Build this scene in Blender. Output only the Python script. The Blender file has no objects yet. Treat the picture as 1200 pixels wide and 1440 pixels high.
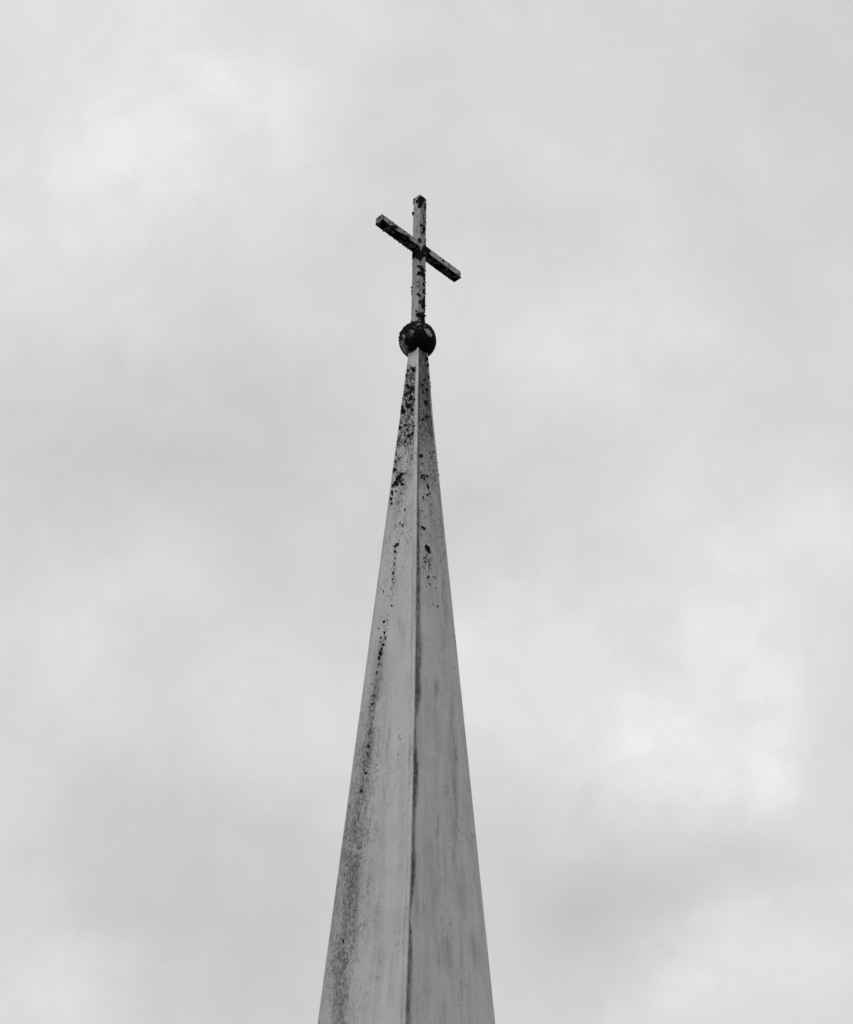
import bpy, math
import numpy as np
from mathutils import Vector

# ------------------------------------------------------------------ camera
F_PX, PITCH, ROLL, YAW, EYE = 2185.74, 0.629102, 0.010642, 0.009263, 1.6     # focal length in pixels of a 1200 x 1440 frame
fwd = np.array([math.sin(YAW)*math.cos(PITCH), math.cos(YAW)*math.cos(PITCH), math.sin(PITCH)])
rt0 = np.array([math.cos(YAW), -math.sin(YAW), 0.0])
up0 = np.cross(rt0, fwd)
CR = math.cos(ROLL)*rt0 + math.sin(ROLL)*up0
CU = -math.sin(ROLL)*rt0 + math.cos(ROLL)*up0
scene = bpy.context.scene
cam_data = bpy.data.cameras.new('camera')
cam = bpy.data.objects.new('camera', cam_data)
scene.collection.objects.link(cam)
cam_data.sensor_fit = 'VERTICAL'
cam_data.sensor_height = 24.0
cam_data.lens = F_PX/1440*24.0
cam_data.clip_end = 5000
from mathutils import Matrix
cam.matrix_world = Matrix(((CR[0], CU[0], -fwd[0], 0), (CR[1], CU[1], -fwd[1], 0), (CR[2], CU[2], -fwd[2], EYE), (0, 0, 0, 1)))
scene.camera = cam
EYEV = np.array([0, 0, EYE])

def view(X):
    """where a point of the steeple stood in the survey photograph (1200 x 1440)"""
    v = X - EYEV
    z = v @ fwd
    return 600 + F_PX*(v @ CR)/z, 720 - F_PX*(v @ CU)/z

def direction(x, y):
    d = fwd + CR*(x-600)/F_PX + CU*(720-y)/F_PX
    return d/np.linalg.norm(d)

# ------------------------------------------------------------------ sky, sun, exposure
SUN_EL, SUN_AZ = math.radians(48), math.radians(214)         # azimuth clockwise from +Y (north)
world = bpy.data.worlds.new('World')
scene.world = world
world.use_nodes = True
wt = world.node_tree
wt.nodes.clear()
def N(t, kind, **kw):
    n = t.nodes.new(kind)
    for k, v in kw.items():
        if k.startswith('i_'):
            n.inputs[k[2:].replace('_', ' ')].default_value = v
        else:
            setattr(n, k, v)
    return n
def M(t, op, a, b=None, c=None, clamp=False):
    n = t.nodes.new('ShaderNodeMath'); n.operation = op; n.use_clamp = clamp
    for i, v in enumerate((a, b, c)):
        if v is None: continue
        if isinstance(v, (int, float)): n.inputs[i].default_value = v
        else: t.links.new(v, n.inputs[i])
    return n.outputs[0]
def ramp(t, v, a, b, lo=0.0, hi=1.0, smooth=True):
    n = t.nodes.new('ShaderNodeMapRange')
    n.interpolation_type = 'SMOOTHSTEP' if smooth else 'LINEAR'
    for i, x in ((1, a), (2, b), (3, lo), (4, hi)):
        if isinstance(x, (int, float)): n.inputs[i].default_value = x
        else: t.links.new(x, n.inputs[i])
    t.links.new(v, n.inputs[0])
    return n.outputs[0]
def mixc(t, f, a, b):
    n = t.nodes.new('ShaderNodeMix'); n.data_type = 'RGBA'
    if isinstance(f, (int, float)): n.inputs[0].default_value = f
    else: t.links.new(f, n.inputs[0])
    for i, v in ((6, a), (7, b)):
        if isinstance(v, (int, float)): n.inputs[i].default_value = (v, v, v, 1)
        else: t.links.new(v, n.inputs[i])
    return n.outputs[2]

# overcast: banks of thicker and thinner cloud round the sky (direction, how much lighter / darker, angular size)
# (x, y in the survey frame, grey step, size in the frame's pixels)
BANKS = [
 (390,105,11,130),(255,200,8,85),(60,40,12,100),(40,325,13,85),(130,250,7,70),(150,410,7,80),(300,20,6,120),
 (880,175,7,95),(930,45,2,120),(770,490,12,70),(900,405,9,80),(985,440,5,70),(860,560,6,60),(1000,690,6,80),
 (1075,770,13,75),(1045,890,11,70),(745,880,12,75),(820,955,11,80),(930,1000,17,85),(1095,1075,14,60),(1010,1060,9,60),
 (840,1080,8,80),(700,1020,8,85),(690,900,5,70),(100,1385,16,75),(15,1160,9,70),(960,1375,15,75),(1170,1290,15,75),(1060,1340,9,60),
 (400,1015,7,95),(100,1000,8,80),(160,840,8,80),(60,880,5,70),(270,800,3,80),(1180,40,-2,120),(1170,760,4,60),
 (850,330,-7,100),(1100,330,-3,120),(560,150,0,100),(480,330,-3,120),(150,610,-8,110),(300,640,-9,100),(430,590,-8,90),
 (60,720,-5,90),(420,770,-5,90),(520,860,-6,90),(200,930,-7,60),(20,960,-6,60),(300,1190,-10,130),(190,1290,-9,100),(430,1300,-9,120),
 (90,1230,-6,90),(120,1100,-6,80),(950,1240,-11,110),(830,1310,-12,100),(1100,1210,-6,80),(760,1230,-4,90),(780,1420,-6,90),
 (1180,110,-8,130),(1000,70,-4,120),(700,60,-3,100),(60,780,-5,90),(1100,450,-2,90),(700,700,-5,110),(690,560,-4,90),(850,760,-3,80),(1180,560,0,100),(1170,960,-2,60),(660,1150,-1,80),(330,1430,-2,90),
]
geo = N(wt, 'ShaderNodeTexCoord')
gv = geo.outputs['Generated']
nw = N(wt, 'ShaderNodeTexNoise', i_Scale=14.0, i_Detail=5.0, i_Roughness=0.6)
wt.links.new(gv, nw.inputs['Vector'])
sub = N(wt, 'ShaderNodeVectorMath', operation='SUBTRACT'); sub.inputs[1].default_value = (.5, .5, .5)
wt.links.new(nw.outputs['Color'], sub.inputs[0])
scl = N(wt, 'ShaderNodeVectorMath', operation='SCALE'); scl.inputs[3].default_value = 0.10
wt.links.new(sub.outputs[0], scl.inputs[0])
add = N(wt, 'ShaderNodeVectorMath', operation='ADD')
wt.links.new(gv, add.inputs[0]); wt.links.new(scl.outputs[0], add.inputs[1])
nrm = N(wt, 'ShaderNodeVectorMath', operation='NORMALIZE'); wt.links.new(add.outputs[0], nrm.inputs[0])
total = None
for x, y, a, s in BANKS:
    if a == 0: continue
    d = direction(x, y)
    dp = N(wt, 'ShaderNodeVectorMath', operation='DOT_PRODUCT'); dp.inputs[1].default_value = d
    wt.links.new(nrm.outputs[0], dp.inputs[0])
    k = 1.0/((s*0.95/F_PX)**2)                                # cos^k is a soft round bank
    g = M(wt, 'POWER', M(wt, 'MAXIMUM', dp.outputs['Value'], 0.0), k)
    total = M(wt, 'MULTIPLY', g, float(a)) if total is None else M(wt, 'MULTIPLY_ADD', g, float(a), total)
n1 = N(wt, 'ShaderNodeTexNoise', i_Scale=9.0, i_Detail=6.0, i_Roughness=0.52, i_Distortion=0.4)
wt.links.new(gv, n1.inputs['Vector'])
n2 = N(wt, 'ShaderNodeTexNoise', i_Scale=2.2, i_Detail=3.0, i_Roughness=0.5)
wt.links.new(gv, n2.inputs['Vector'])
total = M(wt, 'ADD', M(wt, 'MULTIPLY', total, 0.78), ramp(wt, n1.outputs['Fac'], .25, .75, -7, 7, False))
n3 = N(wt, 'ShaderNodeTexNoise', i_Scale=24.0, i_Detail=7.0, i_Roughness=0.6, i_Distortion=0.5)
wt.links.new(gv, n3.inputs['Vector'])
total = M(wt, 'ADD', total, ramp(wt, n3.outputs['Fac'], .25, .75, -2.5, 2.5, False))
n4 = N(wt, 'ShaderNodeTexNoise', i_Scale=15.0, i_Detail=8.0, i_Roughness=0.6, i_Distortion=0.15)
wt.links.new(gv, n4.inputs['Vector'])
puff = M(wt, 'MULTIPLY', M(wt, 'MAXIMUM', total, 0.0), ramp(wt, n4.outputs['Fac'], .36, .64, -.36, .28))   # torn edges on the thin, bright banks
total = M(wt, 'ADD', total, puff)
grey = M(wt, 'ADD', total, 217.0)
lin = M(wt, 'POWER', M(wt, 'DIVIDE', grey, 255.0), 2.25)      # survey greys to radiance
sep = N(wt, 'ShaderNodeSeparateXYZ'); wt.links.new(gv, sep.inputs[0])
elev = ramp(wt, sep.outputs['Z'], 0.85, 1.0, 1.0, 1.25)        # an overcast sky is brighter overhead
hor = ramp(wt, sep.outputs['Z'], 0.0, 0.28, 0.72, 1.0)
cloud = M(wt, 'MULTIPLY', M(wt, 'MULTIPLY', lin, elev), M(wt, 'MULTIPLY', hor, 10.0))
sky = N(wt, 'ShaderNodeTexSky', sky_type='NISHITA', sun_disc=False, sun_elevation=SUN_EL, sun_rotation=SUN_AZ)
bw = N(wt, 'ShaderNodeRGBToBW'); wt.links.new(sky.outputs[0], bw.inputs[0])
cover = mixc(wt, 0.97, bw.outputs[0], cloud)                   # black-and-white picture: the sky's colour is dropped
bg = N(wt, 'ShaderNodeBackground', i_Strength=0.1)
wt.links.new(cover, bg.inputs['Color'])
wo = N(wt, 'ShaderNodeOutputWorld'); wt.links.new(bg.outputs[0], wo.inputs['Surface'])

sun_d = bpy.data.lights.new('sun', 'SUN')
sun_d.energy = 0.85; sun_d.angle = math.radians(25); sun_d.color = (1, 1, 1)
sun = bpy.data.objects.new('sun', sun_d); scene.collection.objects.link(sun)
sv = Vector((math.sin(SUN_AZ)*math.cos(SUN_EL), math.cos(SUN_AZ)*math.cos(SUN_EL), math.sin(SUN_EL)))
sun.rotation_euler = sv.to_track_quat('Z', 'Y').to_euler()
sun.location = (-20, -10, 40)
scene.view_settings.view_transform = 'Standard'
scene.view_settings.look = 'None'
scene.view_settings.exposure = 0.0
scene.view_settings.gamma = 1.0

# ------------------------------------------------------------------ numpy noise
def _h(i, j, k, seed):
    n = (i*374761393 + j*668265263 + k*2147483647 + seed*1274126177) & 0xffffffff
    n = ((n ^ (n >> 13))*1274126177) & 0xffffffff
    n = ((n ^ (n >> 16))*2246822519) & 0xffffffff
    return ((n ^ (n >> 15)) & 0xffffff)/float(0xffffff)
def noise(P, scale, seed=0):
    Q = np.asarray(P)*scale
    I = np.floor(Q).astype(np.int64); f = Q-I; f = f*f*f*(f*(f*6-15)+10)
    o = 0
    for a in (0, 1):
        for b in (0, 1):
            for c in (0, 1):
                w = (f[:, 0] if a else 1-f[:, 0])*(f[:, 1] if b else 1-f[:, 1])*(f[:, 2] if c else 1-f[:, 2])
                o = o + w*_h(I[:, 0]+a, I[:, 1]+b, I[:, 2]+c, seed)
    return o
def fbm(P, scale, seed=0, octv=4, rough=.5):
    s = 0; a = 1; t = 0
    for k in range(octv):
        s = s + a*noise(P, scale*2.03**k, seed+17*k); t += a; a *= rough
    return s/t
def sst(x, a, b):
    t = np.clip((x-a)/(b-a), 0, 1)
    return t*t*(3-2*t)

# ------------------------------------------------------------------ materials
def weathered(name, tone, speck_scale=17.0, streak=True, ragged=2.2):
    m = bpy.data.materials.new(name); m.use_nodes = True
    t = m.node_tree; t.nodes.clear()
    out = N(t, 'ShaderNodeOutputMaterial'); p = N(t, 'ShaderNodeBsdfPrincipled')
    p.inputs['Specular IOR Level'].default_value = 0.25
    t.links.new(p.outputs[0], out.inputs[0])
    tc = N(t, 'ShaderNodeTexCoord').outputs['Object']
    def tex(scale, det=3.0, rough=.55, vec=(1, 1, 1), dist=0.0):
        mp = N(t, 'ShaderNodeMapping'); mp.inputs['Scale'].default_value = vec
        t.links.new(tc, mp.inputs[0])
        n = N(t, 'ShaderNodeTexNoise', i_Scale=scale, i_Detail=det, i_Roughness=rough, i_Distortion=dist)
        t.links.new(mp.outputs[0], n.inputs['Vector'])
        return n.outputs['Fac']
    def attr(n):
        a = N(t, 'ShaderNodeAttribute'); a.attribute_name = n
        return a.outputs['Fac']
    A_black, A_speck, A_smear, A_light = attr('black'), attr('speck'), attr('smear'), attr('light')
    # paint tone: broad mottling, rain streaks, fine grain
    broad = ramp(t, tex(2.2, 5, .6), .3, .7, .92, 1.07, False)
    runs = ramp(t, tex(11.0, 4, .6, (1, 1, .05)), .3, .7, .955, 1.04, False)
    fine_runs = ramp(t, tex(36.0, 3, .6, (1, 1, .12)), .3, .7, .965, 1.035, False)
    grain = ramp(t, tex(45.0, 4, .75), .3, .7, .90, 1.09, False)
    v = M(t, 'MULTIPLY', M(t, 'MULTIPLY', broad, grain), float(tone))
    if streak:
        v = M(t, 'MULTIPLY', v, M(t, 'MULTIPLY', runs, fine_runs))
    v = M(t, 'MULTIPLY', v, M(t, 'MULTIPLY_ADD', A_light, .30, 1.0))
    # soot and algae smear, broken by vertical grain
    sm_n = ramp(t, tex(26.0, 4, .65, (1, 1, .30)), .30, .68, .45, 1.25, False)
    sm = M(t, 'MULTIPLY', A_smear, sm_n, clamp=True)
    v = M(t, 'MULTIPLY', v, M(t, 'MULTIPLY_ADD', sm, -.70, 1.0))
    # speckled lichen: little curled flecks, denser where the attribute says so
    fl = tex(speck_scale, 2.5, .6, (1, 1, .8), 1.2)
    fl2 = tex(speck_scale*2.3, 2.0, .6, (1, 1, .8), 1.0)
    f = M(t, 'MULTIPLY_ADD', fl2, .4, M(t, 'MULTIPLY', fl, .6))
    th = M(t, 'MULTIPLY_ADD', A_speck, -.215, .665)
    spk = ramp(t, f, th, M(t, 'ADD', th, .06))
    spk = M(t, 'MULTIPLY', spk, ramp(t, A_speck, .0, .08))
    # grime: pale grey flecks and blotches, wide and soft
    A_ink, A_grime = attr('ink'), attr('grime')
    gz = M(t, 'MULTIPLY_ADD', tex(30.0, 3, .65, (1, 1, .55), 1.0), .65, M(t, 'MULTIPLY', tex(7.0, 4, .6, (1, 1, .25)), .35))
    gth = M(t, 'MULTIPLY_ADD', A_grime, -.22, .625)
    gr = M(t, 'MULTIPLY', ramp(t, gz, gth, M(t, 'ADD', gth, .10)), ramp(t, A_grime, .0, .1))
    v = M(t, 'MULTIPLY', v, M(t, 'MULTIPLY_ADD', gr, -.42, 1.0))
    dk = M(t, 'MULTIPLY', ramp(t, A_speck, .0, 1.0, .50, .92), A_ink)
    v = M(t, 'MULTIPLY', v, M(t, 'SUBTRACT', 1.0, M(t, 'MULTIPLY', spk, dk)))
    # crusts of black lichen
    bn = M(t, 'MULTIPLY_ADD', tex(34.0, 4, .7, (1, 1, 1), .8), ragged, -.5*ragged)
    bn = M(t, 'MULTIPLY', bn, ramp(t, A_black, 0, .12))
    bl = ramp(t, M(t, 'ADD', A_black, bn), .18, .72)
    tone_b = ramp(t, tex(38.0, 4, .65), .35, .75, .004, .018, False)
    col = mixc(t, bl, v, tone_b)
    t.links.new(col, p.inputs['Base Color'])
    t.links.new(ramp(t, bl, 0, 1, .72, .95, False), p.inputs['Roughness'])
    t.links.new(ramp(t, bl, 0, 1, .25, .05, False), p.inputs['Specular IOR Level'])
    bmp = N(t, 'ShaderNodeBump', i_Strength=.35, i_Distance=.006)
    hgt = M(t, 'MULTIPLY_ADD', spk, .8, M(t, 'MULTIPLY_ADD', grain, .6, M(t, 'MULTIPLY', bl, tex(90.0, 3))))
    t.links.new(hgt, bmp.inputs['Height']); t.links.new(bmp.outputs[0], p.inputs['Normal'])
    return m

def plain(name, lo, hi, scale, rough=.85, vec=(1, 1, 1)):
    m = bpy.data.materials.new(name); m.use_nodes = True
    t = m.node_tree; p = t.nodes['Principled BSDF']
    tc = N(t, 'ShaderNodeTexCoord').outputs['Object']
    mp = N(t, 'ShaderNodeMapping'); mp.inputs['Scale'].default_value = vec; t.links.new(tc, mp.inputs[0])
    n = N(t, 'ShaderNodeTexNoise', i_Scale=scale, i_Detail=6.0, i_Roughness=.62); t.links.new(mp.outputs[0], n.inputs['Vector'])
    v = ramp(t, n.outputs['Fac'], .3, .7, lo, hi, False)
    t.links.new(v, p.inputs['Base Color']); p.inputs['Roughness'].default_value = rough
    p.inputs['Specular IOR Level'].default_value = .2
    b = N(t, 'ShaderNodeBump', i_Strength=.5, i_Distance=.01); t.links.new(n.outputs['Fac'], b.inputs['Height'])
    t.links.new(b.outputs[0], p.inputs['Normal'])
    return m
MAT_SPIRE = weathered('weathered_spire_paint', .55)
MAT_CROSS = weathered('weathered_cross_paint', .49, 19.0, False)
MAT_BALL = weathered('blackened_ball_paint', .50, 17.0, False, .55)
MAT_CRUST = plain('black_lichen_crust', .004, .016, 45.0, .95)
MAT_TOWER = plain('grey_render', .30, .44, 5.0)
MAT_GROUND = plain('dark_turf', .05, .10, 1.3)

# ------------------------------------------------------------------ mesh collector
ATT = ('black', 'speck', 'smear', 'light', 'ink', 'grime')
class Mesh:
    def __init__(s):
        s.v, s.q, s.mi, s.a, s.sm, s.n = [], [], [], {k: [] for k in ATT}, [], 0
    def add(s, V, faces, mat=0, smooth=True, **att):
        V = np.asarray(V, float)
        s.v.append(V)
        s.q += [[int(i)+s.n for i in f] for f in faces]
        s.mi += [mat]*len(faces); s.sm += [smooth]*len(faces)
        for k in ATT:
            s.a[k].append(np.broadcast_to(np.asarray(att.get(k, 0.0), float), (len(V),)))
        s.n += len(V)
    def build(s, name, mats, parent=None, sharp=None):
        me = bpy.data.meshes.new(name)
        me.from_pydata(np.concatenate(s.v).tolist(), [], s.q)
        me.update()
        for m in mats: me.materials.append(m)
        me.polygons.foreach_set('material_index', s.mi)
        me.polygons.foreach_set('use_smooth', s.sm)
        for k in ATT:
            at = me.attributes.new(k, 'FLOAT', 'POINT')
            at.data.foreach_set('value', np.ascontiguousarray(np.concatenate(s.a[k]), dtype=np.float32))
        if sharp: me.set_sharp_from_angle(angle=math.radians(sharp))
        o = bpy.data.objects.new(name, me)
        scene.collection.objects.link(o)
        if parent: o.parent = parent
        return o

def grid_faces(nr, nc, closed=True):
    r = np.arange(nr-1)[:, None]; c = np.arange(nc if closed else nc-1)[None, :]
    c2 = (c+1) % nc
    F = np.stack(np.broadcast_arrays(r*nc+c, r*nc+c2, (r+1)*nc+c2, (r+1)*nc+c), -1)
    return F.reshape(-1, 4).tolist()

rng = np.random.default_rng(11)
_ico = None
def clump(mesh, c, size, seed, stretch=(1, 1, 1), mat=1):
    """one crumb of lichen or moss: a knobbly little lump sunk into what it grows on"""
    global _ico
    if _ico is None:
        import bmesh
        bm = bmesh.new(); bmesh.ops.create_icosphere(bm, subdivisions=2, radius=1.0)
        _ico = (np.array([v.co[:] for v in bm.verts]), [[v.index for v in f.verts] for f in bm.faces]); bm.free()
    V, Fc = _ico
    n = noise(V+seed*3.7, 1.7, seed)*.9 + noise(V+seed*1.3, 3.6, seed+5)*.6
    W = V*(.35+n)[:, None]*np.array(stretch)*size
    mesh.add(W+np.asarray(c), Fc, mat, True, black=1.0)

# ------------------------------------------------------------------ layout (metres)
D = 21.0
AX = np.array([0.0, D, 0.0]); Z = np.array([0, 0, 1.0])
B1, B2 = 0.771942, 0.794479
def axes(b): return np.array([math.cos(b), math.sin(b), 0]), np.array([math.sin(b), -math.cos(b), 0])
e1, e2 = axes(B1); g1, g2 = axes(B2)
ZB, RB = 20.71646, 0.3405
PA, BL, ZC, HB, ZT = 0.1803, 1.0556, 23.0795, 0.158, 24.447
W0, KS = 0.13218, 0.085916
SPIRE_BASE = 7.0
def half_diag(z): return W0 + KS*(ZB-z)

def blobs(px, py, L, warp):
    """largest of a set of ragged ellipses; 1 at a middle, 0 at an outline"""
    o = np.full(len(px), -1.0)
    for b in L:
        x, y, rx, ry = b[:4]; a = math.radians(b[4]) if len(b) > 4 else 0
        m = (abs(px-x) < 3*max(rx, ry)+4) & (abs(py-y) < 3*max(rx, ry)+4)
        if not m.any(): continue
        dx, dy = px[m]-x+warp[0][m], py[m]-y+warp[1][m]
        u, v = dx*math.cos(a)+dy*math.sin(a), -dx*math.sin(a)+dy*math.cos(a)
        o[m] = np.maximum(o[m], 1-np.sqrt((u/rx)**2+(v/ry)**2))
    return o
def near_path(px, py, path):
    """signed sideways distance from a path that runs down the spire, in widths; path rows are x, y, half width, strength"""
    P = np.array(path, float)
    cx = np.interp(py, P[:, 1], P[:, 0]); w = np.interp(py, P[:, 1], P[:, 2]); st = np.interp(py, P[:, 1], P[:, 3], left=0, right=P[-1, 3])
    return (px-cx)/w, st

# ------------------------------------------------------------------ steeple
steeple = bpy.data.objects.new('church_steeple', None)
scene.collection.objects.link(steeple)
steeple.location = (0, D, 0)
steeple['label'] = 'slender weathered grey four-sided spire blotched with black lichen, topped by a dark ball and cross'
steeple['category'] = 'steeple'
OFF = AX.copy()          # parts are written in steeple coordinates

# ---- spire shell
RIDGE_Y = np.array([20.6, 20.2, 18.6, 16.5, 14.7, 12.4, 10.6, 9.0, 8.0, 6.0])
def corner_shift(z):      # the front ridge is not quite straight
    return np.interp(z, [6, 8.2, 10.2, 13.0, 15.2, 19.0, 20.3], [-.036, -.034, .004, .024, .022, .006, .008])
lat = np.array([math.cos(B2-math.pi/4), math.sin(B2-math.pi/4), 0])
dl, dr, dn = (-g1-g2)/2**.5, (g1+g2)/2**.5, (-g1+g2)/2**.5
def corner(d, z, which):
    z = np.asarray(z, float)
    hd = half_diag(z)
    P = AX + d*hd[:, None] + Z*z[:, None]
    if which == 'n': P = P + (dr-dl)/2*corner_shift(z)[:, None]
    if which == 'r': P = P + dr*(.026*sst(z, 18.8, 20.3))[:, None]
    return P
NZ = 1150
zs = np.linspace(20.52, SPIRE_BASE, NZ)
Cl, Cn, Cr, Cf = corner(dl, zs, 'l'), corner(dn, zs, 'n'), corner(dr, zs, 'r'), corner(-dn, zs, 'f')
NU = (150, 150, 24, 24)
cols, side, uu = [], [], []
for s, (A, B, n) in enumerate(((Cl, Cn, NU[0]), (Cn, Cr, NU[1]), (Cr, Cf, NU[2]), (Cf, Cl, NU[3]))):
    for i in range(n):
        u = i/n
        cols.append(A*(1-u)+B*u); side.append(s); uu.append(u)
V = np.stack(cols, 1)                                        # rows x columns x 3
side = np.broadcast_to(np.array(side), V.shape[:2]).reshape(-1)
uu = np.broadcast_to(np.array(uu), V.shape[:2]).reshape(-1)
nc = V.shape[1]
V = V.reshape(-1, 3)
nrm4 = np.array([-g1, g2, g1, -g2])
Nn = nrm4[side]
px, py = view(V)
seen = side < 2
L = side == 0; R = side == 1
warp = ((fbm(V, 22, 3)-.5)*5.0, (fbm(V, 22, 9)-.5)*5.0)
black = np.zeros(len(V)); speck = np.zeros(len(V)); smear = np.zeros(len(V)); light = np.zeros(len(V))
LB = [(583,520.6,3.2,4.6),(579,517,2,3),(574.5,521,2.4,3,40),(572,528,1.8,3),(580.6,547,4.6,4.8),(574,544,2.6,5.4,-20),(577,552,3,3),(570.5,556,2.6,3),(573,553,2,2),
 (578.5,559,2.6,5.2,15),(575,571,5.6,4.6,-35),(580,576,3,2.6,30),(567.5,579,4.4,4.6),(566,573,3,4),(572,566,2,3.4),(584,562,1.6,2.6),
 (563,602,2.6,3.6),(571,598,2.0,2.8),(573,604,1.4,1.6),(583,599,2.4,1.5,-35),(575,613,3.2,4.2,20),(571,620,1.0,4.8,35),(580.6,609.3,2.0,2.8,30),(560.8,620.5,2.6,1.4,-20),
 (570,627.5,1.3,1.3),(558,638,1.9,4),(557,649,1.8,3),(556,660,2.6,3),(553.6,663,2,3),
 (565,667,3.4,4.4,20),(561.6,672.5,4.4,6.4,28),(557.6,680,5.0,4.8),(563.5,677,2.2,3.2,40),(553.6,683,2.6,2.6),(566.3,680.5,3.6,2.6),(567.4,674.5,1.7,1.7),(570.6,665.5,1.3,1.5),
 (552,693,2.0,5),(550.5,701,2.2,3),(558,691,1.8,1.6),(564,694,1.6,1.2),(551,708,1.4,2),(561.4,705.2,1.4,1.3),(570,717,1.2,3),(563,736,1.4,2.4),(567,739,1.2,2.2),
 (558.4,766.7,4.9,2.6,-38),(556.5,776,2.4,2.3,-20),(555.8,785,1.8,1.6),(555.5,793,1.5,3),(553.5,806,2,1.6),(552.4,815,1.6,2.2),(540,831.7,1.3,2.4),(551,851.5,1.8,2.2),(553.5,819,1.2,1.2),
 (540.5,874.5,2.8,2.0,-48),(533,883.6,1.6,1.6),(541,890,2.2,2.6),(536,897,1.8,2),(542.5,897,2.0,3.4),(540,906,2.6,2.6,30),(537,913,2.0,3.2),(535.8,919,2.8,4.6,10),(534,926,2.4,3.4),(532.6,934,1.4,2),(530.5,946,1.2,3.2),(536,903,1.4,1.4),
 (530,947.5,1.2,2.2),(526,978,1.6,2),(524,990,2,2),(519,1049,2.2,2.2),(518,1059,2.2,2.2),(515,1087,2.6,2.2),(509,1112,2.4,2.2),(483,1323,2.0,3.4)]
RB_ = [(600,505,3.2,3,),(602,513,3,3),(597,534,3,2.2,30),(594,541,2.4,2,-30),(600,548,2.6,3),(603,530,1.8,2.6),(595,552,2.2,2),(606,545,1.4,3),(599,566,3.4,4.4),(594,590,2.6,2.4),(599,586,2.6,3.2),(603,585,2,2),
 (592.5,641,3.6,3.6,40),(610,635.3,1.8,1.9),(604,637,1.4,1.8,30),(594,652,1.4,1.4),
 (595.5,668.8,3.2,1.9,-15),(600,669.5,3.0,1.8,30),(596.5,674,2.0,3.4),(593,671,1.6,2),(602,685.6,2.0,4.0,-15),(600.5,681,1.5,1.5),(601,696,2.6,1.7,25),(604,693,1.2,2.2),(595.5,700,1.4,2.6,-20),(607,708.8,1.3,1.3),(593,718,1.5,1.5),
 (595,742,5.6,2.4,40),(601,771,6.2,3.9,52),(603.5,776,3,2.2,40),(596.2,784.3,2.0,1.5,30),(598.5,790,2.0,1.4),(604,795,1.4,2),(602.4,811,2.3,2.0),(604.6,786,1.2,1.2),(609,811,1.4,1.0),(612,812,1.2,1),(604,821,1.8,1.4),
 (615.4,852.8,1.0,2.3),(612.5,827,1.2,1.2),(608,849,1.1,1.1),(615,914,1,.8)]
bf = np.full(len(V), -1.0)
bf[L] = blobs(px[L], py[L], LB, (warp[0][L]*.6, warp[1][L]*.6))
bf[R] = blobs(px[R], py[R], RB_, (warp[0][R]*.6, warp[1][R]*.6))
black = np.maximum(black, sst(bf, -.22, .62))
# speckle densities
lo = fbm(V, 3.2, 40)
top = 1-sst(py, 560, 640)
s_left = np.where(L, .70*top + .62*(1-sst(py, 640, 820)) + .14, 0)
s_left *= np.where(px > np.interp(py, [500, 640, 700, 800, 1440], [588, 584, 574, 566, 540]), .30, 1.0)
BAND = [(556,760,5,.72),(554,800,5,.78),(552,830,6,.70),(547,860,7,.60),(540,885,6,.85),(533,940,7,.72),(530,966,9,.7),(524,990,9,.75),(521,1015,9,.74),(519.5,1040,10,.8),(517.5,1062,10,.82),(513,1086,11,.82),(510,1112,11,.84),(505,1138,11,.82),(500,1190,13,.82),(497,1210,14,.85),(493,1262,14,.85),(491,1290,13,.86),(485,1330,14,.85),(481,1362,14,.82),(477,1400,13,.76),(477,1440,13,.72)]
band, st = near_path(px, py, [(x, y, w*(1.0+.45*float(sst(y, 1000, 1200))), k) for x, y, w, k in BAND])
bandv = np.exp(-np.abs(band)**2.2)*st
wide = np.exp(-np.abs(band+.6)**2/5.0)*st*.56
s_left = np.maximum(s_left, np.where(L & (py > 745), np.maximum(bandv, wide), 0))
b2, st2 = near_path(px, py, [(545,930,4,0),(542,960,4,.5),(538,1000,5,.42),(531,1050,5,.62),(530,1080,5,.66),(524,1130,6,.58),(515,1200,7,.5),(505,1300,7,.5),(497,1440,6,.45)])
s_left = np.maximum(s_left, np.where(L, np.exp(-b2**2)*st2, 0))
b3, st3 = near_path(px, py, [(565,985,3,0),(563,1020,4,.6),(561,1060,4,.6),(557,1110,3,.3),(553,1140,3,0)])
s_left = np.maximum(s_left, np.where(L, np.exp(-b3**2)*st3, 0))
s_right = np.where(R, .66*(1-sst(py, 580, 720)) + .36*(1-sst(py, 660, 860)), 0)
c4 = np.exp(-((px-602)/9)**2-((py-795)/32)**2)*.62
s_right = np.maximum(s_right, np.where(R, c4, 0)) + np.where(R, .10, 0)
patchy = sst(fbm(V*np.array([1, 1, .6]), 7.0, 44, 3), .36, .64)
s_left = np.where(L & (py < 740), s_left*(.72+.42*patchy)*sst(py, 508, 519), s_left)
s_right = s_right*(.72+.5*patchy)
speck = np.clip((s_left+s_right)*(.72+.56*lo), 0, 1)
ink = np.where(L, np.interp(py, [500, 640, 760, 960, 1080, 1200, 1440], [1, .95, .8, .85, .75, .62, .58]), np.interp(py, [500, 560, 700, 760, 800], [.7, .75, .7, .85, .9]))
grime = np.where(L, np.maximum(.62*(1-sst(py, 680, 880)), np.maximum(.82*bandv*sst(py, 850, 980), 1.1*wide*sst(py, 900, 1000)))+.22, 0)
grime = np.where(R, .66*(1-sst(py, 560, 900))+.30, grime)*(.6+.8*fbm(V*np.array([1, 1, .3]), 4.0, 45))
grime = np.where(L & (py < 519), grime*.3, grime)
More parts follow.
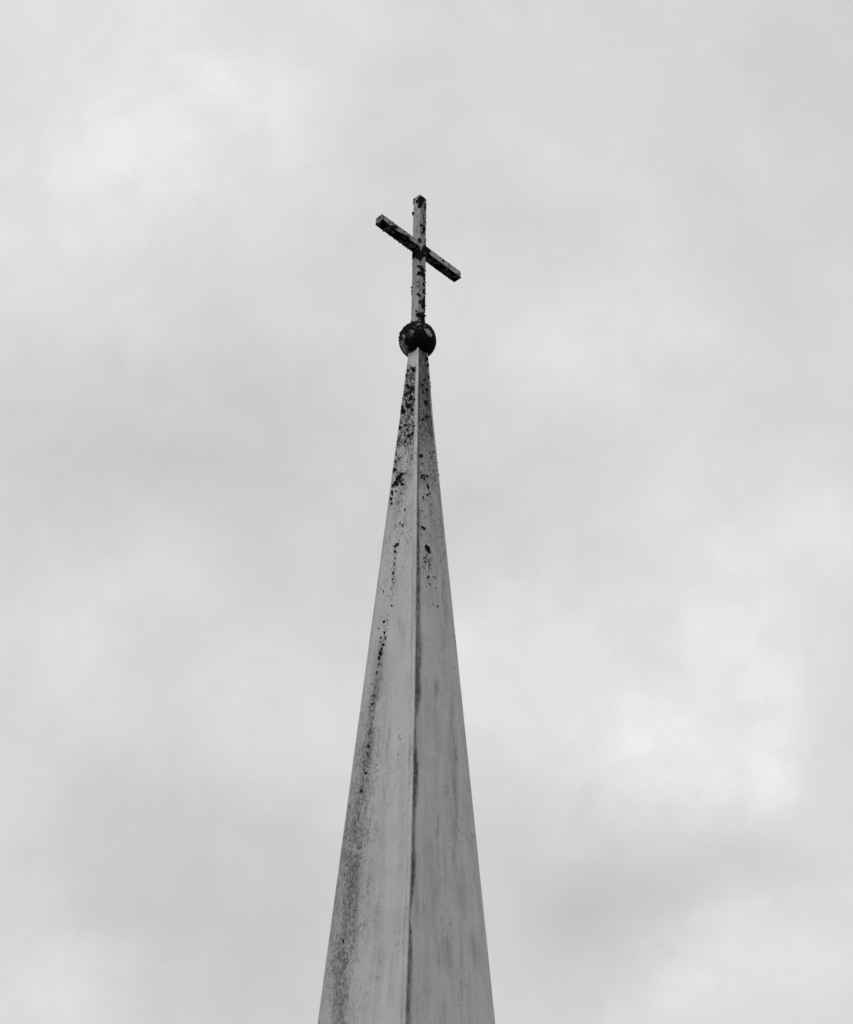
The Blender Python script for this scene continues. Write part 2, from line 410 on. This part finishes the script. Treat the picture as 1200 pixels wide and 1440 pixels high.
# smears
sm = np.zeros(len(V))
sm += np.where(L, .42*bandv*(py > 900) + .20*wide*(py > 1000), 0)
sm += np.where(R, .50*(1-sst(py, 540, 690))*(.5+lo), 0)
sm += np.where(R, .95*np.exp(-((px-599)/6)**2-((py-508)/13)**2), 0)
# dark run beside the ridge
ridge_x = view(corner(dn, V[:, 2], 'n'))[0]
dxr = px-ridge_x
rw = np.interp(py, [500,600,700,745,780,800,830,870,920,960,985,1010,1050,1060,1075,1095,1110,1130,1160,1190,1205,1235,1265,1290,1310,1345,1375,1400,1440], [3,3.5,3,6,6,8,8,8,11,10,9,6,6,6.5,8,8.5,10,8,6,6,8,8.5,6,2.5,7,7.5,10,9,8])
rs = np.interp(py, [500,600,700,745,770,800,830,870,900,925,960,985,1010,1045,1062,1095,1108,1125,1145,1165,1185,1200,1230,1262,1270,1298,1310,1350,1370,1400,1440], [.5,.6,.5,.7,.8,.75,.8,.65,.55,.85,.9,.9,.55,.55,.95,1,.85,.8,.6,.5,.75,.95,.9,.6,.55,.4,.7,.6,.5,.5,.65])
edge = rw*(.75+.5*fbm(V*np.array([1, 1, .35]), 9, 61))
run = rs*(1-sst(dxr, edge*.45, edge*1.25))
sm += np.where(R & (dxr > -2), run*1.9, 0)
speck = np.clip(speck + np.where(R & (dxr > -2), run*.62, 0), 0, 1)
grime = np.where(R & (dxr > -2), np.maximum(grime, run), grime)
drip = .40+.95*sst(fbm(V*np.array([1, 1, .07]), 26, 91, 3), .35, .65)
for x, y, rx, ry, a in [(612,970,2.2,13,.5),(616,965,1.6,10,.35),(635,1010,2.5,22,.4),(639,1060,3.5,45,.35),(641,1160,4.5,80,.28),(628,1090,3,30,.16),(617,1158,1.5,14,.45),(614,1172,2,5,.4),(625,1112,6,7,.25),
 (618,1340,3,22,.42),(628,1335,4,20,.45),(634,1345,2.5,18,.3),(668,1330,6,18,.35),(650,1360,2,70,.3),(647,1250,2,50,.22),(626,1225,1.5,35,.35),(612,1250,5,20,.2),(587,1285,5,16,.34),(625,1420,1.5,18,.35),(600,1020,4,20,.15),(613,1005,8,10,.12),
 (548,1030,2,26,.30),(545,1060,2,30,.2),(540,1150,3,40,.15),(537,1345,7,14,.18),(513,1420,2,16,.25),(565,890,2.5,12,.35),(563,885,1.5,18,.3),(527,1300,8,60,.10),(620,800,8,60,.22),(628,890,6,60,.16),(607,720,7,40,.2),(532,930,10,30,.12)]:
    sm += a*1.0*drip*np.exp(-((px-x+warp[0]*.5)/(rx*1.25))**2-((py-y)/(ry*1.25))**2)
sm += np.where(R, .20*(1-sst(py, 700, 900))*(.4+patchy), 0) + .16*sst(fbm(V*np.array([1, 1, .10]), 8, 93, 3), .5, .72)
sm += np.where(L, .14*(1-sst(uu, .0, .14)), 0) + np.where(R, .10*sst(uu, .86, 1.0), 0)
# hidden sides: the same growths, strewn at random
back = ~seen
speck = np.where(back, np.clip(.8*sst(V[:, 2], 14, 20)+.6*sst(fbm(V, 1.1, 70), .45, .7), 0, 1), speck)
sm = np.where(back, .5*sst(fbm(V*np.array([1, 1, .15]), 5, 71), .45, .75), sm)
ink = np.where(back, .8, ink); grime = np.where(back, .5, grime)
black = np.where(back, sst(fbm(V, 9, 72), .74-.1*sst(V[:, 2], 14, 20), .8), black)
light = np.where(L, .12*np.exp(-((uu-.8)/.22)**2), 0)
lift = .016*black*(.4+fbm(V, 40, 80)) + .004*(fbm(V*np.array([1, 1, .4]), 3.0, 81)-.5)
Vd = V + Nn*lift[:, None]*np.where((uu > 0), 1, 0)[:, None]
spire_m = Mesh()
spire_m.add(Vd-OFF, [f[::-1] for f in grid_faces(NZ, nc)], 0, True, black=black, speck=speck, smear=np.clip(sm, 0, 1), light=light, ink=ink, grime=np.clip(grime, 0, 1))
for _ in range(13):       # crumbs that break the outline near the top
    z = rng.uniform(17.6, 20.2); k = rng.integers(0, 4)
    c = [corner(dl, [z], 'l'), corner(dr, [z], 'r'), corner(dn, [z], 'n')*0+corner(-dn, [z], 'f'), corner(dr, [z], 'r')][k][0]
    clump(spire_m, c-OFF, rng.uniform(.005, .011), int(rng.integers(0, 999)), (1, 1, 1.8))
spire = spire_m.build('spire', [MAT_SPIRE, MAT_CRUST], steeple, sharp=40)

# ---- ridge seams: a folded cover strip along each corner
def seam(C, na, nb, ta, tb, seed, shade):
    """C corner line; ta, tb directions from the corner into the two faces; na, nb outward normals of these"""
    n = len(C); z = C[:, 2]
    fw = half_diag(z)*2**.5
    P1 = C*np.array([0, 0, 1.0])
    wob = fbm(P1+seed, 1.5, seed)-.5; wob2 = fbm(P1+seed, 2.6, seed+3)-.5
    wa = (np.minimum(.085, .10*fw+.014) if shade else np.minimum(.03, .05*fw+.008))*(1+.35*wob)
    wb = (.012+.012*wob2) if shade else np.full(n, .014)
    t = np.minimum(.010, .25*wa) if shade else np.full(n, .003)
    o = (na+nb)/2**.5
    rows = [C+ta*wa[:, None]-na*.004, C+ta*(wa*.97)[:, None]+na*(t*.7)[:, None], C+ta*(wa*.72)[:, None]+na*t[:, None], C+ta*(wa*.66)[:, None]+na*(t*.45)[:, None], C+ta*(wa*.60)[:, None]+na*t[:, None],
            C+ta*np.minimum(.012, wa*.4)[:, None]+na*(t*1.1)[:, None], C+o*(t*1.5)[:, None], C+tb*wb[:, None]+nb*(t*1.1)[:, None], C+tb*(wb*1.15)[:, None]-nb*.004]
    G = np.stack(rows, 1).reshape(-1, 3)
    m = Mesh()
    pxs, pys = view(G)
    sp = .18+.4*sst(fbm(G, 6, seed), .5, .7)*(G[:, 2] > 17)
    smr = .22*sst(fbm(G*np.array([1, 1, .3]), 5, seed+4), .5, .7)
    if shade:
        lg = .55*sst(G[:, 2], 15.5, 17.6)*(1-.4*sst(G[:, 2], 19.6, 20.3))+.16
        ln = np.zeros((n, 9)); ln[:, 3] = .35
        smr = smr+ln.reshape(-1)
    else:
        lg = np.zeros(len(G))
    m.add(G-OFF, grid_faces(n, 9, False), 0, True, speck=sp, smear=np.clip(smr, 0, 1), light=lg, black=0, ink=.6, grime=.35)
    return m.build('ridge_seam', [MAT_SPIRE], spire, sharp=50)
sz = np.linspace(20.45, SPIRE_BASE, 500)
seam(corner(dn, sz, 'n'), -g1, g2, -g2, g1, 5, True)
seam(corner(dl, sz, 'l'), -g2, -g1, g1, g2, 15, False)
seam(corner(dr, sz, 'r'), g2, g1, -g1, -g2, 25, False)
seam(corner(-dn, sz, 'f'), g1, -g2, g2, -g1, 35, False)

# ---- ball
NR_, NC_ = 150, 300
th = np.linspace(0.0, math.pi, NR_); ph = np.linspace(0, 2*math.pi, NC_, endpoint=False)
U = np.stack([np.sin(th)[:, None]*np.cos(ph), np.sin(th)[:, None]*np.sin(ph), np.broadcast_to(np.cos(th)[:, None], (NR_, NC_))], -1).reshape(-1, 3)
VB = AX+Z*ZB+U*RB
px, py = view(VB)
facing = ((EYEV-VB)*U).sum(1) > 0
wb_ = ((fbm(VB, 14, 7)-.5)*7, (fbm(VB, 14, 8)-.5)*7)
crisp = sst(blobs(px, py, [(602.5,467,5.4,3.6,45),(605.8,471.5,3.2,3),(599,463.5,3,1.8,30)], (wb_[0]*.5, wb_[1]*.5)), -.1, .3)*.95
soft = np.zeros(len(VB))
SOFT = 1.0
for x, y, rx, ry, a in [(577,470,12,10,.30),(590,462,14,5,.24),(579.5,466,6.5,4,.48),(583,459,4,3,.32),(567.5,473,2.6,4.5,.5),(577,474,5,4,.25),(566,484,5,9,.50),(570,491,6,8,.55),(575,497,6,5,.5),(589,456,6,3,.40),(597,459,3,3,.3),(597,497,7,3.6,.30),(604,495,4,6,.1)]:
    soft = np.maximum(soft, a*np.exp(-((px-x+wb_[0]*.6)/rx)**2-((py-y+wb_[1]*.6)/ry)**2))
clean = np.where(facing, np.maximum(crisp, soft*1.5*SOFT*(.45+1.1*fbm(VB, 18, 12))), .5*sst(fbm(VB, 6, 13), .6, .8))
bk = 1-np.clip(clean, 0, 1)*.92
hair = sst(U[:, 2], .05, .75)*sst(bk, .5, .9)
VB = VB+U*((.020*fbm(VB, 26, 14)+.030*np.maximum(fbm(VB, 55, 15, 3)-.52, 0)*2)*hair)[:, None]
ball_m = Mesh()
ball_m.add(VB-OFF, [f[::-1] for f in grid_faces(NR_, NC_)], 0, True, black=bk, speck=.45, smear=.3, ink=.8, grime=.7)
for _ in range(46):
    a = rng.uniform(0, 2*math.pi); e = math.asin(rng.uniform(.2, .93))
    d = np.array([math.cos(e)*math.cos(a), math.cos(e)*math.sin(a), math.sin(e)])
    s = rng.uniform(.008, .022)
    P = AX+Z*ZB+d*(RB+.004)
    clump(ball_m, P-OFF, s, int(rng.integers(0, 999)), (1, 1, 1.2))
ball_m.build('finial_ball', [MAT_BALL, MAT_CRUST], steeple)

# ---- cross: upright and crossbar, swept from one rounded square
def square_loop(w, h, r, n):
    """points and normals round a w x h rectangle with corner radius r"""
    pts, nr = [], []
    for cx, cy, a0 in ((w/2-r, h/2-r, 0), (-w/2+r, h/2-r, 90), (-w/2+r, -h/2+r, 180), (w/2-r, -h/2+r, 270)):
        for k in range(5):
            a = math.radians(a0+k*22.5)
            pts.append((cx+r*math.cos(a), cy+r*math.sin(a))); nr.append((math.cos(a), math.sin(a)))
        a = math.radians(a0+90)
        L_ = (w if a0 in (90, 270) else w) if a0 in (0, 180) else h
        ln = L_-2*r
        tx, ty = -math.sin(a), math.cos(a)
        bx, by = pts[-1]
        for k in range(1, n):
            pts.append((bx+tx*ln*k/n, by+ty*ln*k/n)); nr.append((math.cos(a), math.sin(a)))
    return np.array(pts), np.array(nr)
def beam(o, ax, bx, dx, w, h, L0, L1, r, n, nl, taper=None):
    """swept beam: o origin, dx its run, ax / bx the section's directions; returns vertices, normals, faces"""
    pts, nr = square_loop(w, h, r, n)
    ts = list(np.linspace(L0+r, L1-r, nl))
    rows, nrow = [], []
    def ring(t, inset, k):
        sx, sy = max(0.0, (w/2-inset)/(w/2)), max(0.0, (h/2-inset)/(h/2))
        f = taper(t) if taper else 1.0
        return o+dx*t+ax*(pts[:, :1]*sx*f)+bx*(pts[:, 1:]*sy*f)
    def nn(al):
        return ax*(nr[:, :1]*math.cos(al))+bx*(nr[:, 1:]*math.cos(al))+dx*math.sin(al)
    full = [(L0, w, -90)]
    seq = [(L0, min(w, h)*.5*f, -90) for f in (.99, .75, .5, .3)]
    seq += [(L0+r-r*math.cos(math.radians(b)), r-r*math.sin(math.radians(b)), -(90-b)) for b in (8, 30, 55, 75)]
    seq += [(t, 0.0, 0) for t in ts]
    seq += [(L1-r+r*math.cos(math.radians(b)), r-r*math.sin(math.radians(b)), 90-b) for b in (75, 55, 30, 8)]
    seq += [(L1, min(w, h)*.5*f, 90) for f in (.3, .5, .75, .99)]
    for t, ins, al in seq:
        rows.append(ring(t, ins, 0)); nrow.append(nn(math.radians(al)))
    nc = len(pts)
    F = grid_faces(len(rows), nc)
    F.append(list(range(nc))[::-1]); F.append([(len(rows)-1)*nc+i for i in range(nc)])
    return np.concatenate(rows), np.concatenate(nrow), F

cross = bpy.data.objects.new('cross', None)
scene.collection.objects.link(cross)
cross.parent = steeple
cross.location = (0, 0, ZB)
COFF = AX+Z*ZB

VP, NP_, FP = beam(AX, e1, e2, Z, PA, PA, ZB, ZT, .012, 26, 560)
px, py = view(VP)
onL = (NP_@(-e1)) > .7; onR = (NP_@e2) > .7; cornerN = (NP_@(-e1) > .3) & (NP_@e2 > .3)
fr = (NP_@(-e1) > .3) | (NP_@e2 > .3)
wp = ((fbm(VP, 24, 21)-.5)*4, (fbm(VP, 24, 22)-.5)*4)
q = lambda x, y, rx, ry, a=0: (500+x/6.6667, 255+y/6.6667, rx/6.6667, ry/6.6667, a)
q2 = lambda x, y, rx, ry, a=0: (520+x/8, 420+y/8, rx/8, ry/8, a)
PBL = [q(612,190,32,55),q(632,160,25,35),q(548,165,16,18),q(545,200,11,20),q(577,190,12,20),q(600,235,18,22),q(538,305,14,25),q(615,410,16,18),q(640,450,14,40),q(622,480,12,16),q(600,555,15,26),q(640,350,7,60),q(650,240,6,50),
 q(585,668,60,30),q(600,700,55,38),q(545,700,24,34),q(642,640,24,46),q(625,690,30,30),q(605,735,16,14),q(652,580,10,40),
 q(600,800,26,14,20),q(628,825,20,26),q(590,862,16,24,15),q(622,862,20,32),q(642,900,14,40),q(610,880,12,10),q(582,945,9,14),q(570,975,7,8),q(595,985,7,8),q(640,965,10,20),
 q(600,1070,26,10,40),q(585,1055,12,12),q(640,1030,12,26),q(648,1110,14,40),q(605,1130,17,17),q(632,1165,22,34),q(622,1120,10,14),q(655,1010,6,60),q(530,1030,8,14),q(527,1060,6,10),
 q2(565,35,16,22),q2(600,25,22,26),q2(608,85,18,34),q2(618,130,12,40),q2(530,140,14,12),q2(548,185,28,34),q2(585,195,36,50),q2(600,250,22,40),q2(560,240,14,10,30),q2(578,270,14,14),q2(478,262,18,14),q2(612,60,16,60)]
bfp = blobs(px, py, PBL, wp)
bp = np.where(fr, sst(bfp, -.12, .35), sst(fbm(VP, 10, 23), .55, .66))
bp = np.maximum(bp, np.where(fr & (NP_@e1 > -.05) & (NP_@e2 > .3) & (NP_@e2 < .93) & ~cornerN, .75*sst(fbm(VP, 13, 24), .35, .55), 0))   # the far arris of the right side is lined with crust
bp = np.where(NP_[:, 2] > .5, np.maximum(bp, .8), bp)
spk = np.where(onR, .62, .26)*(.6+.8*fbm(VP, 6, 25))
smp = np.where(onR, .30, .20)+.25*sst(fbm(VP*np.array([1, 1, .2]), 14, 26), .5, .7)
lift = .012*bp*(.3+fbm(VP, 45, 27))
post_m = Mesh()
post_m.add(VP+NP_*lift[:, None]-COFF, FP, 0, True, black=bp, speck=np.clip(spk, 0, 1), smear=np.clip(smp, 0, 1), light=np.where(cornerN, .2, 0), ink=.85, grime=np.where(onR, .75, .6)*(.6+.8*fbm(VP, 9, 29)))
def on_post(s, t, z): return AX+e1*s+e2*t+Z*z-COFF
h = PA/2
for s, t, z, sz_ in ((-h,-h,24.06,.020),(-h,-h,24.02,.016),(-h,-h,22.06,.016),(-h,-h,21.98,.011),(h,h,23.93,.010),(h,h,22.8,.018),(h,h,22.5,.012),(h,h,22.2,.014),(h,h,21.9,.016),(h,h,21.6,.014),(h,h,21.35,.016),(h,h,21.15,.016),(h,h,22.02,.012),(-h,-h,21.12,.014),
                     (-h,h,22.95,.020),(-h,.02,22.93,.022),(-h,-.05,22.9,.022),(.02,h,22.92,.022),(h,h,22.9,.026),(-h,h,21.1,.012),(0,h,21.08,.02),(h,-h,22.9,.02),(h,-h,23.7,.014)):
    clump(post_m, on_post(s, t, z), sz_, int(s*777+t*333+z*101) % 991, (1, 1, 1.4))
post_m.build('upright', [MAT_CROSS, MAT_CRUST], cross)

BW = PA-.007
VC, NC3, FC = beam(AX+Z*ZC, e2, Z, e1, BW, HB, -BL, BL, .008, 22, 420)
px, py = view(VC)
run_ = (VC-AX)@e1
under = NC3[:, 2] < -.5; sideR = NC3@e2 > .7; endL = NC3@(-e1) > .7; topF = NC3[:, 2] > .5
wp = ((fbm(VC, 24, 31)-.5)*4, (fbm(VC, 24, 32)-.5)*4)
BBL = [q(262,350,9,26),q(320,390,10,16,20),q(345,385,8,10),q(380,432,26,13,35),q(350,420,18,8,35),q(430,490,30,10,35),q(400,405,10,8),q(480,520,34,16,35),q(455,470,10,12),q(510,490,16,8,35),q(500,545,26,14,35),
 q(680,650,26,36),q(660,620,22,22),q(690,690,14,14),q(825,745,16,9,30),q(805,770,10,5),q(880,800,9,7),q(870,770,10,4,35),q(930,830,8,5),q(768,720,8,4),q(975,870,12,8)]
bb = np.where(under, .42+.6*sst(fbm(VC, 14, 39), .35, .65), np.where(sideR, sst(blobs(px, py, BBL, wp), -.12, .35), np.where(endL, .38+.5*sst(fbm(VC, 16, 33), .5, .65), sst(fbm(VC, 10, 34), .5, .62))))
lowedge = (NC3[:, 2] < -.3) & (NC3[:, 2] > -.95)
bb = np.where(lowedge, np.maximum(bb, .8), bb)
bb = np.where(topF, .9, bb)
# ragged edge of the crust creeping up the side
zr = (VC[:, 2]-(ZC-HB/2))/HB
bb = np.where(sideR, np.maximum(bb, 1-sst(zr, .02, .16+.30*sst(fbm(VC, 8, 35), .45, .7)*np.where(run_ < 0, 1, .35))), bb)
spb = np.where(sideR, np.where(run_ < 0, .66, .42), .5)*(.6+.8*fbm(VC, 7, 36))
smb = np.where(sideR, np.where(run_ < 0, .28, .18), .5)
lift = .014*bb*(.2+fbm(VC, 40, 37))*np.where(sideR, .6, 1)
bar_m = Mesh()
bar_m.add(VC+NC3*lift[:, None]-COFF, FC, 0, True, black=bb, speck=np.clip(spb, 0, 1), smear=smb, ink=.85, grime=.7)
for k in range(44):
    s = rng.uniform(-BL*.97, BL*.97)
    t = (-BW/2, -BW/2, rng.uniform(-.07, .07), BW/2)[k % 4]
    if abs(s) < .13: continue
    sc = rng.uniform(.003, .011)*(1.15 if s < 0 else .7)
    clump(bar_m, AX+Z*(ZC-HB/2-.004)+e1*s+e2*t-COFF, sc, int(rng.integers(0, 999)), (1.5, 1.2, 1.0))
bar_m.build('crossbar', [MAT_CROSS, MAT_CRUST], cross)

# ---- tower that carries the spire (below the frame)
def boxmesh(m, cx, w, z0, z1, bev=.02):
    a = w/2
    P = []
    for z, i in ((z0, bev), (z0+bev, 0), (z1-bev, 0), (z1, bev)):
        for s, t in ((-1, -1), (1, -1), (1, 1), (-1, 1)):
            P.append(g1*(s*(a-i))+g2*(t*(a-i))+Z*z)
    F = grid_faces(4, 4); F = [f[::-1] for f in F]
    F += [[0, 1, 2, 3], [15, 14, 13, 12]]
    m.add(np.array(P), F, 0, False)
tw = half_diag(np.array([SPIRE_BASE]))[0]*2**.5
m = Mesh(); boxmesh(m, 0, tw+.5, .35, SPIRE_BASE-.35); m.build('tower', [MAT_TOWER], steeple)
m = Mesh(); boxmesh(m, 0, tw+.9, SPIRE_BASE-.348, SPIRE_BASE-.002); m.build('cornice', [MAT_TOWER], steeple)
m = Mesh(); boxmesh(m, 0, tw+.8, -.1, .348); m.build('plinth', [MAT_TOWER], steeple)

# ---- ground
k = 64
gm = Mesh()
gp = [[0, 0, 0]] + [[r*math.cos(a), r*math.sin(a), 0] for r in (15, 60, 250, 2000) for a in np.linspace(0, 2*math.pi, k, endpoint=False)]
gf = [[0, 1+i, 1+(i+1) % k] for i in range(k)]
for j in range(3):
    gf += [[1+j*k+i, 1+(j+1)*k+i, 1+(j+1)*k+(i+1) % k, 1+j*k+(i+1) % k] for i in range(k)]
gm.add(gp, gf, 0, True)
g = gm.build('ground', [MAT_GROUND])
g['kind'] = 'structure'
